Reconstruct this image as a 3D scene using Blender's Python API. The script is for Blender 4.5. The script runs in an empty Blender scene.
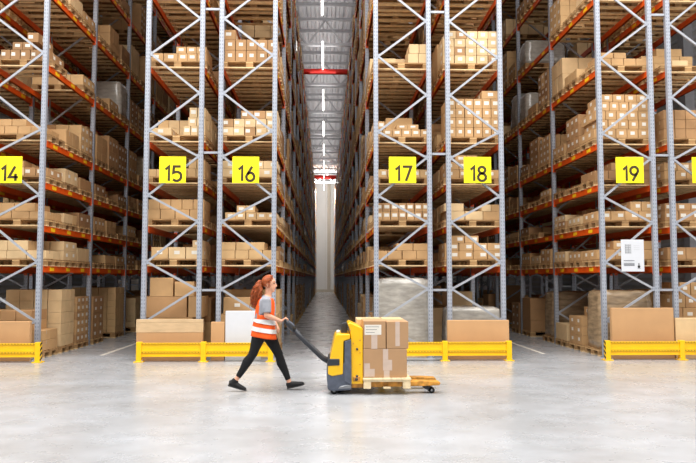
import bpy, bmesh, math, random
from mathutils import Vector, Matrix, noise
PI = math.pi
SC = bpy.context.scene
COL = SC.collection

# ------------------------------------------------------------------ camera
F = 690.0
YAW, PITCH = math.radians(1.9), math.radians(3.86)
cam_d = bpy.data.cameras.new('camera')
cam = bpy.data.objects.new('camera', cam_d); COL.objects.link(cam)
cam.location = (0, 0, 1.6)
cam.rotation_euler = (PI/2 + PITCH, 0, -YAW)
cam_d.sensor_width = 36; cam_d.lens = F/696*36
cam_d.clip_end = 300
SC.camera = cam
CR = cam.rotation_euler.to_matrix()
def at(px, py, Y):                      # pixel of the photograph -> point at distance Y
    d = CR @ Vector(((px-348)/F, (231.5-py)/F, -1))
    k = Y/d.y
    return Vector((d.x*k, Y, 1.6+d.z*k))
CRi = CR.inverted()
def proj(p):
    q = CRi @ (Vector(p)-Vector((0, 0, 1.6)))
    if q.z > -0.1: return (-999, -999)
    return (348+F*q.x/-q.z, 231.5-F*q.y/-q.z)

# ------------------------------------------------------------------ materials
def hexc(r, g, b):
    f = lambda c: (c/255/12.92) if c/255 <= .04045 else ((c/255+.055)/1.055)**2.4
    return (f(r), f(g), f(b), 1)
def mat(name, rgb, rough=.5, metal=0, var=.08, scale=8, bump=0, emit=0, alpha=1, coat=0, trans=0, stretch=(1,1,1), rnd=0):
    m = bpy.data.materials.new(name); m.use_nodes = True
    nt = m.node_tree; b = nt.nodes['Principled BSDF']
    c = hexc(*rgb)
    b.inputs['Roughness'].default_value = rough
    b.inputs['Metallic'].default_value = metal
    b.inputs['Coat Weight'].default_value = coat
    b.inputs['Alpha'].default_value = alpha
    b.inputs['Transmission Weight'].default_value = trans
    tc = nt.nodes.new('ShaderNodeTexCoord'); mp = nt.nodes.new('ShaderNodeMapping')
    mp.inputs['Scale'].default_value = stretch
    nt.links.new(tc.outputs['Object'], mp.inputs['Vector'])
    n = nt.nodes.new('ShaderNodeTexNoise'); n.inputs['Scale'].default_value = scale; n.inputs['Detail'].default_value = 5
    nt.links.new(mp.outputs['Vector'], n.inputs['Vector'])
    r = nt.nodes.new('ShaderNodeValToRGB')
    r.color_ramp.elements[0].position = .3; r.color_ramp.elements[1].position = .7
    r.color_ramp.elements[0].color = tuple(x*(1-var) for x in c[:3])+(1,)
    r.color_ramp.elements[1].color = tuple(min(1, x*(1+var)) for x in c[:3])+(1,)
    nt.links.new(n.outputs['Fac'], r.inputs['Fac'])
    last = r.outputs['Color']
    if rnd:
        oi = nt.nodes.new('ShaderNodeObjectInfo'); mr = nt.nodes.new('ShaderNodeMapRange')
        mr.inputs['To Min'].default_value = 1-rnd; mr.inputs['To Max'].default_value = 1+rnd
        nt.links.new(oi.outputs['Random'], mr.inputs['Value'])
        hs = nt.nodes.new('ShaderNodeHueSaturation'); nt.links.new(mr.outputs['Result'], hs.inputs['Value'])
        nt.links.new(last, hs.inputs['Color']); last = hs.outputs['Color']
    nt.links.new(last, b.inputs['Base Color'])
    if bump:
        bp = nt.nodes.new('ShaderNodeBump'); bp.inputs['Strength'].default_value = bump; bp.inputs['Distance'].default_value = .02
        nt.links.new(n.outputs['Fac'], bp.inputs['Height']); nt.links.new(bp.outputs['Normal'], b.inputs['Normal'])
    if emit:
        b.inputs['Emission Color'].default_value = c; b.inputs['Emission Strength'].default_value = emit
    return m

M = {}
kraft = [(206,168,118), (192,151,103), (176,134,90), (216,184,138), (156,117,78)]
for i, c in enumerate(kraft): M['kraft%d' % i] = mat('kraft_cardboard_%s' % 'abcde'[i], c, .75, var=.06, scale=5, rnd=.07)
M['kraft5'] = mat('kraft_cardboard_brown', (180,141,102), .7, var=.05, scale=4)
M['tape'] = mat('packing_tape', (186,158,124), .35)
M['clear_tape'] = mat('clear_tape', (204,182,166), .25)
M['label'] = mat('paper_label', (228,222,210), .6, var=.03)
M['wood'] = mat('pallet_wood', (206,168,116), .8, var=.22, scale=9, stretch=(1,6,1), rnd=.12)
M['wood2'] = mat('pallet_wood_worn', (166,128,84), .85, var=.25, scale=9, rnd=.12)
M['palewood'] = mat('pallet_runner_wood', (222,190,142), .8, var=.15, scale=9, rnd=.1)
M['bandfilm'] = mat('film_over_cardboard', (206,176,136), .3, var=.12, scale=4, coat=.4, stretch=(1,1,4))
M['newwood'] = mat('fresh_pine', (236,214,172), .7, var=.12, scale=14)
M['orange'] = mat('orange_beam_paint', (228,88,20), .4, var=.1, scale=2)
M['sticker'] = mat('yellow_sticker', (250,196,30), .5)
M['yellow'] = mat('yellow_barrier_paint', (252,198,0), .32, var=.05, scale=3, coat=.2)
M['black'] = mat('black_paint', (28,27,25), .5)
M['sign_yellow'] = mat('sign_yellow', (255,238,20), .45, var=.01)
M['digit'] = mat('sign_digit', (58,44,20), .5)
M['white'] = mat('white_sheet', (212,214,219), .5, var=.02)
M['board'] = mat('brown_board', (196,152,106), .75, var=.05, scale=3, rnd=.05)
M['film'] = mat('stretch_film', (176,170,160), .22, var=.22, scale=5, bump=.5, coat=.5, stretch=(1,1,3))
M['film_dark'] = mat('film_over_cartons', (160,136,106), .25, var=.3, scale=4, bump=.5, coat=.5, stretch=(1,1,4))
M['truck_yellow'] = mat('truck_yellow', (253,193,8), .35, var=.06, scale=6, coat=.3)
M['truck_grey'] = mat('truck_grey', (84,90,104), .5, var=.2, scale=12)
M['truck_dark'] = mat('truck_dark', (46,49,56), .5, var=.1)
M['rubber'] = mat('black_rubber', (24,24,26), .6)
M['fork_paint'] = mat('worn_fork_paint', (206,144,56), .45, var=.5, scale=14)
M['steel'] = mat('steel', (150,152,156), .3, metal=.8)
M['skin'] = mat('skin', (226,168,138), .5, var=.05)
M['lips'] = mat('lips', (186,98,90), .45)
M['eye'] = mat('eye', (48,36,30), .2)
M['hair'] = mat('red_hair', (158,74,26), .5, var=.5, scale=30)
M['vest'] = mat('orange_vest', (255,92,8), .7, var=.08, scale=12, bump=.3)
M['silver'] = mat('reflective_tape', (228,228,226), .4, var=.05)
M['tee'] = mat('grey_tshirt', (150,152,160), .85, var=.12, scale=14)
M['leggings'] = mat('black_leggings', (5,5,9), .85, var=.2, scale=10)
M['shoe'] = mat('black_shoe', (10,10,13), .7)
M['ceiling'] = mat('corrugated_ceiling', (226,226,230), .5, var=.03)
M['truss'] = mat('galvanised_truss', (196,196,200), .45, metal=.2)
M['red'] = mat('red_pipe', (212,34,22), .4)
M['lamp'] = mat('lamp_tube', (255,250,240), .5, var=0, emit=8)
M['wallm'] = mat('wall_panel', (216,214,210), .6, var=.03, scale=.6)
M['wallb'] = mat('wall_column', (186,176,160), .6)

def post_mat():
    m = mat('galvanised_upright', (164,169,179), .42, metal=.15, var=.06, scale=3)
    nt = m.node_tree; b = nt.nodes['Principled BSDF']
    src = b.inputs['Base Color'].links[0].from_socket
    tc = nt.nodes.new('ShaderNodeTexCoord'); sx = nt.nodes.new('ShaderNodeSeparateXYZ'); nt.links.new(tc.outputs['Object'], sx.inputs['Vector'])
    def math_(op, a, bb=None):
        n = nt.nodes.new('ShaderNodeMath'); n.operation = op
        if isinstance(a, (int, float)): n.inputs[0].default_value = a
        else: nt.links.new(a, n.inputs[0])
        if bb is not None:
            if isinstance(bb, (int, float)): n.inputs[1].default_value = bb
            else: nt.links.new(bb, n.inputs[1])
        return n.outputs[0]
    fz = math_('FRACT', math_('MULTIPLY', sx.outputs['Z'], 13.3))
    inz = math_('LESS_THAN', math_('ABSOLUTE', math_('SUBTRACT', fz, .5)), .24)
    ax = math_('ABSOLUTE', sx.outputs['X'])
    inx = math_('LESS_THAN', math_('ABSOLUTE', math_('SUBTRACT', ax, .024)), .009)
    k = math_('MULTIPLY', inz, inx)
    mx = nt.nodes.new('ShaderNodeMix'); mx.data_type = 'RGBA'
    nt.links.new(k, mx.inputs['Factor']); nt.links.new(src, mx.inputs[6]); mx.inputs[7].default_value = hexc(122,126,136)
    nt.links.new(mx.outputs[2], b.inputs['Base Color'])
    return m
M['post'] = post_mat()
M['brace'] = mat('galvanised_brace', (166,169,176), .42, metal=.15, var=.06)

def floor_mat():
    m = bpy.data.materials.new('polished_concrete'); m.use_nodes = True
    nt = m.node_tree; b = nt.nodes['Principled BSDF']; N = nt.nodes.new; L = nt.links.new
    tc = N('ShaderNodeTexCoord')
    def nz(scale, det, stretch=(1,1,1)):
        mp = N('ShaderNodeMapping'); mp.inputs['Scale'].default_value = stretch; L(tc.outputs['Object'], mp.inputs['Vector'])
        n = N('ShaderNodeTexNoise'); n.inputs['Scale'].default_value = scale; n.inputs['Detail'].default_value = det; n.inputs['Roughness'].default_value = .6
        L(mp.outputs['Vector'], n.inputs['Vector']); return n.outputs['Fac']
    r1 = N('ShaderNodeValToRGB'); L(nz(.8, 9, (.85,1,1)), r1.inputs['Fac'])
    r1.color_ramp.elements[0].position = .36; r1.color_ramp.elements[0].color = hexc(162,163,165)
    r1.color_ramp.elements[1].position = .64; r1.color_ramp.elements[1].color = hexc(180,183,188)
    r2 = N('ShaderNodeValToRGB'); L(nz(3.0, 10, (.9,1,1)), r2.inputs['Fac'])
    r2.color_ramp.elements[0].position = .35; r2.color_ramp.elements[0].color = (.86,.86,.85,1)
    r2.color_ramp.elements[1].position = .62; r2.color_ramp.elements[1].color = (1,1,1,1)
    mx = N('ShaderNodeMix'); mx.data_type = 'RGBA'; mx.blend_type = 'MULTIPLY'; mx.inputs['Factor'].default_value = .8
    L(r1.outputs['Color'], mx.inputs[6]); L(r2.outputs['Color'], mx.inputs[7])
    # saw-cut joints every 5.8 m
    sx = N('ShaderNodeSeparateXYZ'); L(tc.outputs['Object'], sx.inputs['Vector'])
    def joint(sock, off):
        a = N('ShaderNodeMath'); a.operation = 'ADD'; L(sock, a.inputs[0]); a.inputs[1].default_value = off
        w = N('ShaderNodeMath'); w.operation = 'PINGPONG'; L(a.outputs[0], w.inputs[0]); w.inputs[1].default_value = 2.9
        l = N('ShaderNodeMath'); l.operation = 'LESS_THAN'; L(w.outputs[0], l.inputs[0]); l.inputs[1].default_value = .006
        return l.outputs[0]
    j = N('ShaderNodeMath'); j.operation = 'MAXIMUM'; L(joint(sx.outputs['Y'], .35), j.inputs[0]); j.inputs[1].default_value = 0
    mj = N('ShaderNodeMix'); mj.data_type = 'RGBA'; L(j.outputs[0], mj.inputs['Factor']); L(mx.outputs[2], mj.inputs[6]); mj.inputs[7].default_value = hexc(140,137,132)
    L(mj.outputs[2], b.inputs['Base Color'])
    rr = N('ShaderNodeMapRange'); L(nz(1.7, 5), rr.inputs['Value']); rr.inputs['To Min'].default_value = .2; rr.inputs['To Max'].default_value = .36
    L(rr.outputs['Result'], b.inputs['Roughness'])
    b.inputs['Coat Weight'].default_value = .15; b.inputs['Coat Roughness'].default_value = .2
    return m
M['floor'] = floor_mat()

# ------------------------------------------------------------------ mesh builder
BOXF = [(0,3,2,1), (4,5,6,7), (0,1,5,4), (1,2,6,5), (2,3,7,6), (3,0,4,7)]
class MB:
    def __init__(s): s.v = []; s.f = []; s.mi = []; s.mats = []; s.smooth = []
    def m(s, k):
        k = M[k] if isinstance(k, str) else k
        if k not in s.mats: s.mats.append(k)
        return s.mats.index(k)
    def raw(s, vs, fs, k, smooth=False):
        o = len(s.v); s.v += [tuple(v) for v in vs]; s.f += [tuple(i+o for i in f) for f in fs]
        mi = s.m(k); s.mi += [mi]*len(fs); s.smooth += [smooth]*len(fs)
    def box(s, x0, x1, y0, y1, z0, z1, k):
        s.raw([(x0,y0,z0),(x1,y0,z0),(x1,y1,z0),(x0,y1,z0),(x0,y0,z1),(x1,y0,z1),(x1,y1,z1),(x0,y1,z1)], BOXF, k)
    def bar(s, a, b, w, d, k, up=(0,1,0)):      # rectangular bar from a to b; w across, d along 'up'
        a = Vector(a); b = Vector(b); t = (b-a).normalized(); u = Vector(up); u = (u-t*u.dot(t)).normalized(); n = t.cross(u)
        vs = []
        for p in (a, b):
            for sx, sy in ((-1,-1),(1,-1),(1,1),(-1,1)): vs.append(p+n*(sx*w/2)+u*(sy*d/2))
        s.raw(vs, BOXF, k)
    def tube(s, pts, r, k, n=10, caps=True, smooth=True):
        pts = [Vector(p) for p in pts]; rs = r if isinstance(r, (list, tuple)) else [r]*len(pts)
        vs = []; fs = []
        ref = Vector((0,1,0))
        t0 = (pts[1]-pts[0]).normalized()
        if abs(t0.dot(ref)) > .9: ref = Vector((0,0,1))
        u = (ref-t0*ref.dot(t0)).normalized()
        for i, p in enumerate(pts):
            a = pts[max(0, i-1)]; b = pts[min(len(pts)-1, i+1)]; t = (b-a).normalized()
            u = (u-t*u.dot(t)).normalized(); w = t.cross(u)
            for j in range(n):
                an = 2*PI*j/n; vs.append(p+(u*math.cos(an)+w*math.sin(an))*rs[i])
        for i in range(len(pts)-1):
            for j in range(n): fs.append((i*n+j, i*n+(j+1)%n, (i+1)*n+(j+1)%n, (i+1)*n+j))
        if caps: fs.append(tuple(range(n))[::-1]); fs.append(tuple((len(pts)-1)*n+j for j in range(n)))
        s.raw(vs, fs, k, smooth)
    def loft(s, rings, k, n=18, lat=(0,1,0), smooth=True, closed_ends=True):
        # rings: (centre, r_lateral, r_sagittal)
        lat = Vector(lat).normalized(); P = [Vector(r[0]) for r in rings]; vs = []; fs = []
        for i, r in enumerate(rings):
            a = P[max(0, i-1)]; b = P[min(len(P)-1, i+1)]; t = (b-a).normalized()
            u = (lat-t*lat.dot(t)).normalized(); w = t.cross(u)
            for j in range(n):
                an = 2*PI*j/n; vs.append(P[i]+u*(math.cos(an)*r[1])+w*(math.sin(an)*r[2]))
        for i in range(len(P)-1):
            for j in range(n): fs.append((i*n+j, i*n+(j+1)%n, (i+1)*n+(j+1)%n, (i+1)*n+j))
        if closed_ends: fs.append(tuple(range(n))[::-1]); fs.append(tuple((len(P)-1)*n+j for j in range(n)))
        s.raw(vs, fs, k, smooth)
    def ell(s, c, r, k, rot=None, nu=16, nv=10):
        vs = []; fs = []; R = rot or Matrix.Identity(3); c = Vector(c)
        for i in range(1, nv):
            th = PI*i/nv
            for j in range(nu):
                ph = 2*PI*j/nu; vs.append(c+R@Vector((r[0]*math.sin(th)*math.cos(ph), r[1]*math.sin(th)*math.sin(ph), r[2]*math.cos(th))))
        top = len(vs); vs.append(c+R@Vector((0,0,r[2]))); bot = len(vs); vs.append(c-R@Vector((0,0,r[2])))
        for i in range(nv-2):
            for j in range(nu): fs.append((i*nu+j, (i+1)*nu+j, (i+1)*nu+(j+1)%nu, i*nu+(j+1)%nu))
        for j in range(nu): fs.append((top, j, (j+1)%nu)); fs.append((bot, (nv-2)*nu+(j+1)%nu, (nv-2)*nu+j))
        s.raw(vs, fs, k, True)
    def prism(s, prof, y0, y1, k, bevel=0, seg=2):     # profile in XZ extruded along Y, bevelled
        bm = bmesh.new()
        a = [bm.verts.new((x, y0, z)) for x, z in prof]; b = [bm.verts.new((x, y1, z)) for x, z in prof]
        n = len(prof)
        bm.faces.new(a); bm.faces.new(b[::-1])
        for i in range(n): bm.faces.new((a[i], b[i], b[(i+1)%n], a[(i+1)%n]))
        bmesh.ops.recalc_face_normals(bm, faces=bm.faces[:])
        if bevel: bmesh.ops.bevel(bm, geom=bm.edges[:], offset=bevel, segments=seg, profile=.5, affect='EDGES', clamp_overlap=True)
        bm.verts.index_update()
        s.raw([v.co.copy() for v in bm.verts], [tuple(v.index for v in f.verts) for f in bm.faces], k)
        bm.free()
    def rbox(s, x0, x1, y0, y1, z0, z1, k, bevel=.01, seg=2):
        s.prism([(x0,z0),(x1,z0),(x1,z1),(x0,z1)], y0, y1, k, bevel, seg)
    def mesh(s, name):
        me = bpy.data.meshes.new(name); me.from_pydata(s.v, [], s.f)
        for m_ in s.mats: me.materials.append(m_)
        me.polygons.foreach_set('material_index', s.mi); me.polygons.foreach_set('use_smooth', s.smooth)
        me.update(); return me
    def build(s, name, parent=None, loc=None, **kw):
        o = bpy.data.objects.new(name, s.mesh(name)); COL.objects.link(o)
        if loc is not None: o.location = loc
        if parent is not None: o.parent = parent
        tag(o, **kw); return o

def tag(o, label=None, cat=None, group=None, kind=None):
    if label: o['label'] = label
    if cat: o['category'] = cat
    if group: o['group'] = group
    if kind: o['kind'] = kind
    return o
def empty(name, loc=(0,0,0), rz=0, **kw):
    o = bpy.data.objects.new(name, None); COL.objects.link(o); o.location = loc; o.rotation_euler = (0,0,rz); o.empty_display_size = .1
    return tag(o, **kw)
def inst(name, mesh, loc, parent=None, **kw):
    o = bpy.data.objects.new(name, mesh); COL.objects.link(o); o.location = loc
    if parent is not None: o.parent = parent
    return tag(o, **kw)
def q(c): return c

# ------------------------------------------------------------------ room
Y0, BAY = 13.9, 2.9
X0, X1, YB, YF, ZC = -13.0, 13.0, -9.0, 79.2, 12.6
b = MB(); b.box(X0, X1, YB, YF, -.2, 0, 'floor'); b.build('floor', kind='structure')
# painted line in the aisles
b = MB()
for x in (-4.63, 4.63): b.box(x-.04, x+.04, 14.6, 60, 0, .002, 'label')
b.build('trim_1', kind='structure')
# corrugated roof sheet: ribs run along Y
b = MB(); vs = []; fs = []; x = X0; i = 0; prof = []
while x < X1:
    prof += [(x, ZC), (x+.13, ZC), (x+.17, ZC+.12), (x+.30, ZC+.12)]; x += .34
for (x, z) in prof: vs += [(x, YB, z), (x, YF, z)]
for i in range(len(prof)-1): fs.append((2*i, 2*i+2, 2*i+3, 2*i+1))
b.raw(vs, fs, 'ceiling'); b.box(X0, X1, YB, YF, ZC+.16, ZC+.3, 'ceiling'); b.build('ceiling', kind='structure')
b = MB(); b.box(X0, X1, YF, YF+.25, 0, ZC, 'wallm')
for k in range(27): b.box(X0+k, X0+k+.02, YF-.01, YF, 0, ZC, 'wallb')
b.box(.25, .62, YF-.3, YF, 0, ZC, 'wallb'); b.box(X0, X1, YF-.12, YF, 0, .3, 'wallb'); b.build('wall_back', kind='structure')
for sx, nm in ((-1, 'wall_left'), (1, 'wall_right')):
    b = MB(); x = sx*13.0
    b.box(min(x, x+sx*.25), max(x, x+sx*.25), YB, YF, 0, ZC, 'wallm')
    z = .1
    while z < ZC-.1:
        b.box(min(x, x-sx*.03), max(x, x-sx*.03), YB, YF, z, z+.12, 'ceiling'); z += .3
    for k in range(9): b.box(min(x, x-sx*.35), max(x, x-sx*.35), 16.5+k*7, 16.9+k*7, 0, ZC, 'truss')
    b.build(nm, kind='structure')
# roof trusses: warren trusses across the aisles
trv = MB(); zt, zb = ZC-.12, 11.38; 
trv.box(X0+.05, X1-.05, -.07, .07, zt-.12, zt, 'truss'); trv.box(X0+.05, X1-.05, -.07, .07, zb-.1, zb+.02, 'truss')
nx = 17; st = 26/nx/1.0
xs = [ -13+st*i for i in range(nx+1)]
for i in range(nx):
    a, c = xs[i], xs[i+1]; md = (a+c)/2
    if i == 8: pass
    trv.bar((a+.05, 0, zb), (md, 0, zt-.08), .07, .07, 'truss'); trv.bar((md, 0, zt-.08), (c-.05, 0, zb), .07, .07, 'truss')
trm = trv.mesh('roof_truss')
for k in range(9):
    inst('roof_truss', trm, (0, 28.3+5.95*k-5.95*1, 0), label='galvanised steel roof truss crossing under the corrugated ceiling above the racks', cat='truss', group='roof trusses across the hall')
# purlins between trusses
pv = MB(); pv.box(X0+.05, X1-.05, -.05, .05, ZC-.14, ZC-.005, 'truss'); pm = pv.mesh('purlin')
for k in range(18):
    y = 24.0+2.975*k
    if abs(((y-22.35) % 5.95)) < .3: continue
    inst('purlin', pm, (0, y, 0), label='thin galvanised purlin under the corrugated roof sheet', cat='purlin', group='purlins under the roof')
b = MB(); b.tube([(-12.6, 31.3, 11.1), (12.6, 31.3, 11.1)], .13, 'red')
b.build('sprinkler_pipe', label='thick red sprinkler pipe crossing high over the middle aisle', cat='pipe')
b = MB(); b.tube([(1.15, 31.45, 11.1), (1.15, 60, 11.1)], .06, 'red'); b.build('branch_pipe', label='thin red pipe running along the right side of the middle aisle, behind crossing pipe', cat='pipe')
b = MB(); b.tube([(1.15, 31.15, 11.1), (1.15, 20, 11.1)], .06, 'red'); b.build('branch_pipe', label='thin red pipe along the middle aisle, nearer than the crossing pipe', cat='pipe')
b = MB(); b.tube([(-12.6, 66, 11.3), (12.6, 66, 11.3)], .2, 'red'); b.build('red_girder', label='far red girder near the back wall at the end of the middle aisle', cat='girder')

# aisle lamps
lb = MB(); lb.box(-.05, .05, -2.2, 2.2, 11.22, 11.28, 'truss'); lbm = lb.mesh('lamp_housing')
lt = MB(); lt.tube([(0, -2.15, 11.2), (0, 2.15, 11.2)], .025, 'lamp'); ltm = lt.mesh('lamp_tube')
lh = MB(); lh.box(-.008, .008, -.008, .008, 11.28, ZC-.01, 'truss'); lhm = lh.mesh('hanger')
def area(name, loc, sx, sy, power, rot=(0,0,0), col=(1,.98,.95)):
    d = bpy.data.lights.new(name, 'AREA'); d.shape = 'RECTANGLE'; d.size = sx; d.size_y = sy; d.energy = power; d.color = col
    o = bpy.data.objects.new(name, d); COL.objects.link(o); o.location = loc; o.rotation_euler = rot; return o
for k in range(8):
    y = 22.5+7.2*k
    e = empty('strip_lamp', (-.12, y, 0), label='long white strip lamp hanging under the roof along the middle aisle', cat='lamp', group='strip lamps over the middle aisle')
    inst('lamp_housing', lbm, (0,0,0), e); inst('lamp_tube', ltm, (0,0,0), e); inst('hanger', lhm, (0,1.6,0), e); inst('hanger', lhm, (0,-1.6,0), e)
AISLE_P = 80
for xx in (-4.63, 0, 4.63):
    area('aisle_light', (xx-.12 if xx == 0 else xx, 45, 11.1), .3, 60, AISLE_P*(1.6 if xx==0 else .35))
    area('ceiling_fill', (xx-.12 if xx == 0 else xx, 50, 11.0), 1.2, 56, 300 if xx == 0 else 60, (PI, 0, 0))  # unseen upward fill, added to brighten the ceiling
area('end_wall_fill', (0, 69, 11.0), 3, 3, 900, (math.radians(62), 0, 0))  # unseen fill added near the aisle end to brighten the far wall

# ------------------------------------------------------------------ racks
PX = {13:(-8.23,-7.14), 14:(-6.75,-5.66), 15:(-3.60,-2.51), 16:(-2.12,-1.03), 17:(1.03,2.12), 18:(2.51,3.60), 19:(5.66,6.75), 20:(7.14,8.23)}
NB = {13:10, 14:11, 15:11, 16:22, 17:22, 18:11, 19:11, 20:11}
LV = [0, 1.84, 2.65, 3.52, 4.38, 5.93, 7.47, 9.02, 10.45]
HTOP = 10.95
BH = .125
NODES = [.15, .75, 1.38, 1.92, 2.73, 3.26, 4.05, 4.58, 5.35, 6.15, 6.9, 7.7, 8.5, 9.3, 10.1, 10.8]
def brace_mesh(first_right):
    m_ = MB(); s = first_right; pts = []
    for i, z in enumerate(NODES):
        pts.append(((.495 if (i+first_right) % 2 == 0 else -.495), .0, z))
    for a, c in zip(pts[:-1], pts[1:]): m_.bar(a, c, .042, .035, 'brace')
    m_.bar((-.5, .0, .12), (.5, .0, .12), .045, .035, 'brace'); m_.bar((-.5, .0, HTOP-.06), (.5, .0, HTOP-.06), .045, .035, 'brace')
    for p in pts: m_.box(p[0]-.028, p[0]+.028, -.03, .03, p[2]-.045, p[2]+.045, 'post')
    return m_.mesh('upright_frame')
BRM = {0: brace_mesh(0), 1: brace_mesh(1)}
pb = MB()
w, d = .045, .045
pb.box(-w, w, -d, -d+.012, 0, HTOP, 'post')
pb.box(-w, -w+.012, -d+.012, d, 0, HTOP, 'post'); pb.box(w-.012, w, -d+.012, d, 0, HTOP, 'post')
pb.box(-w+.012, -w+.03, d-.01, d, 0, HTOP, 'post'); pb.box(w-.03, w-.012, d-.01, d, 0, HTOP, 'post')
POSTM = pb.mesh('post')
fb = MB(); fb.box(-.075, .075, -.065, .065, 0, .008, 'brace')
for sx in (-.062, .062): fb.tube([(sx, 0, .008), (sx, 0, .03)], .012, 'steel', 8)
FOOTM = fb.mesh('foot_plate')
def beam_mesh(side):            # side: +1 aisle face towards +X
    m_ = MB(); L = BAY/2-.045
    m_.box(-.02, .02, -L, L, -BH, 0, 'orange')
    m_.box(-.026, .026, -L, L, -.02, 0, 'orange'); m_.box(-.026, .026, -L, L, -BH, -BH+.02, 'orange')
    for e in (-1, 1):
        m_.box(-.036, .036, e*L-(.03 if e > 0 else 0), e*L+(.03 if e < 0 else 0), -BH-.05, .04, 'orange')
    for yy in (-.9, 0, .9):
        xa = side*.0265; m_.box(min(xa, xa+side*.003), max(xa, xa+side*.003), yy-.11, yy+.11, -BH+.028, -.024, 'sticker')
    return m_.mesh('beam')
BEAMM = {1: beam_mesh(1), -1: beam_mesh(-1)}
LEFTROW = (13, 15, 17, 19)
ord_ = ['', 'first', 'second', 'third', 'fourth', 'fifth', 'sixth', 'seventh', 'eighth', 'ninth', 'tenth']
RACK = {}
rlab = {13: 'grey upright pallet rack with orange beams, farthest left behind rack fourteen', 14: 'tall grey and orange pallet rack carrying the sign fourteen at left edge',
 15: 'tall grey and orange pallet rack carrying the yellow sign fifteen', 16: 'tall grey and orange pallet rack carrying the yellow sign sixteen, left of middle aisle',
 17: 'tall grey and orange pallet rack carrying the yellow sign seventeen, right of middle aisle', 18: 'tall grey and orange pallet rack carrying the yellow sign eighteen',
 19: 'tall grey and orange pallet rack carrying the sign nineteen and a white notice', 20: 'tall grey and orange pallet rack at the right edge, behind the cropped sign'}
for r, (xa, xb) in PX.items():
    R = empty('pallet_rack', ((xa+xb)/2, Y0, 0), label=rlab[r], cat='rack', group='pallet racks'); RACK[r] = R
    nb = NB[r]
    for k in range(nb+1):
        fr = inst('upright_frame', BRM[0 if r in (15, 17, 19, 13) else 1], (0, k*BAY, 0), R)
        for sx in (-.545, .545):
            p = inst('post', POSTM, (sx, 0, 0), fr)
            if k < 2: inst('foot_plate', FOOTM, (sx, 0, 0), fr)
    bl = []
    for k in range(nb):
        for li in range(1, len(LV)):
            for side in (-1, 1):
                y = (k+.5)*BAY; X = (xa+xb)/2+side*.545
                bl.append((y+Y0-(3 if X*side < 0 else 0)+abs(LV[li]-3)*.3, side, y, li))
    bl.sort()
    for (_, side, y, li) in bl[:100]: inst('beam', BEAMM[side], (side*.545, y, LV[li]), R)
    rest = MB()
    for (_, side, y, li) in bl[100:]:
        L = BAY/2-.045
        rest.box(side*.545-.024, side*.545+.024, y-L, y+L, LV[li]-BH, LV[li], 'orange')
    if rest.v: rest.build('beam', R, kind='stuff')
    # ties to the neighbouring row
    if r in (13, 15, 17, 19):
        sp = MB(); sp.box(.597, 1.48-.05-.545-.002, -.02, .02, -.022, .022, 'brace'); spm = sp.mesh('row_spacer')
        for k in range(0, nb+1, 2):
            for z in (1.36, 4.13, 7.1): inst('row_spacer', spm, (0, k*BAY, z), R)

# ------------------------------------------------------------------ pallets (1.2 across the rack, .8 along the aisle)
def pallet_mesh(k='wood'):
    m_ = MB()
    for y in (-.345, 0, .345):
        wd = .05 if y else .07
        m_.box(-.6, .6, y-wd, y+wd, 0, .022, 'palewood')
        for x in (-.527, 0, .527): m_.box(x-.072, x+.072, y-wd, y+wd, .022, .1, 'wood2' if k == 'wood' else k)
    for x in (-.527, 0, .527): m_.box(x-.072, x+.072, -.4, .4, .1, .122, k)
    for y, wd in ((-.34,.06), (-.185,.05), (0,.06), (.185,.05), (.34,.06)): m_.box(-.6, .6, y-wd, y+wd, .122, .144, 'wood2')
    return m_.mesh('wooden_pallet')
PALM = [pallet_mesh('wood'), pallet_mesh('wood2')]
def pallet_low(mb, x, y, z, k):
    for yy in (-.345, 0, .345):
        mb.box(x-.6, x+.6, y+yy-.05, y+yy+.05, z, z+.022, 'palewood')
        for xx in (-.527, 0, .527): mb.box(x+xx-.072, x+xx+.072, y+yy-.05, y+yy+.05, z+.022, z+.122, k)
    for yy, wd in ((-.32,.08), (0,.16), (.32,.08)): mb.box(x-.6, x+.6, y+yy-wd, y+yy+wd, z+.122, z+.144, k)

cache = {}
def carton_mesh(sx, sy, sz, tone, lab):
    key = (round(sx, 3), round(sy, 3), round(sz, 3), tone, lab)
    if key in cache: return cache[key]
    m_ = MB(); k = 'kraft%d' % tone
    m_.rbox(-sx/2, sx/2, -sy/2, sy/2, 0, sz, k, .004, 1)
    # tape over the top seam and down the ends
    t = .022
    m_.box(-sx/2-.001, sx/2+.001, -t, t, sz, sz+.0012, 'tape')
    for e in (-1, 1):
        xx = e*(sx/2); m_.box(min(xx, xx+e*.0012), max(xx, xx+e*.0012), -t, t, sz*.62, sz, 'tape')
    if lab:
        lw, lh = min(.11, sx*.4), min(.07, sz*.45)
        cx = {1: 0, 2: sx*.2, 3: -sx*.2}[lab]; cz = sz*.55
        m_.box(cx-lw/2, cx+lw/2, -sy/2-.0015, -sy/2, cz-lh/2, cz+lh/2, 'label')
        for e in (-1, 1):
            xx = e*sx/2; cy = sy*.15; lw2 = min(.1, sy*.4)
            m_.box(min(xx, xx+e*.0015), max(xx, xx+e*.0015), cy-lw2/2, cy+lw2/2, cz-lh/2, cz+lh/2, 'label')
    m_ = m_.mesh('carton'); cache[key] = m_
    return m_

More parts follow.
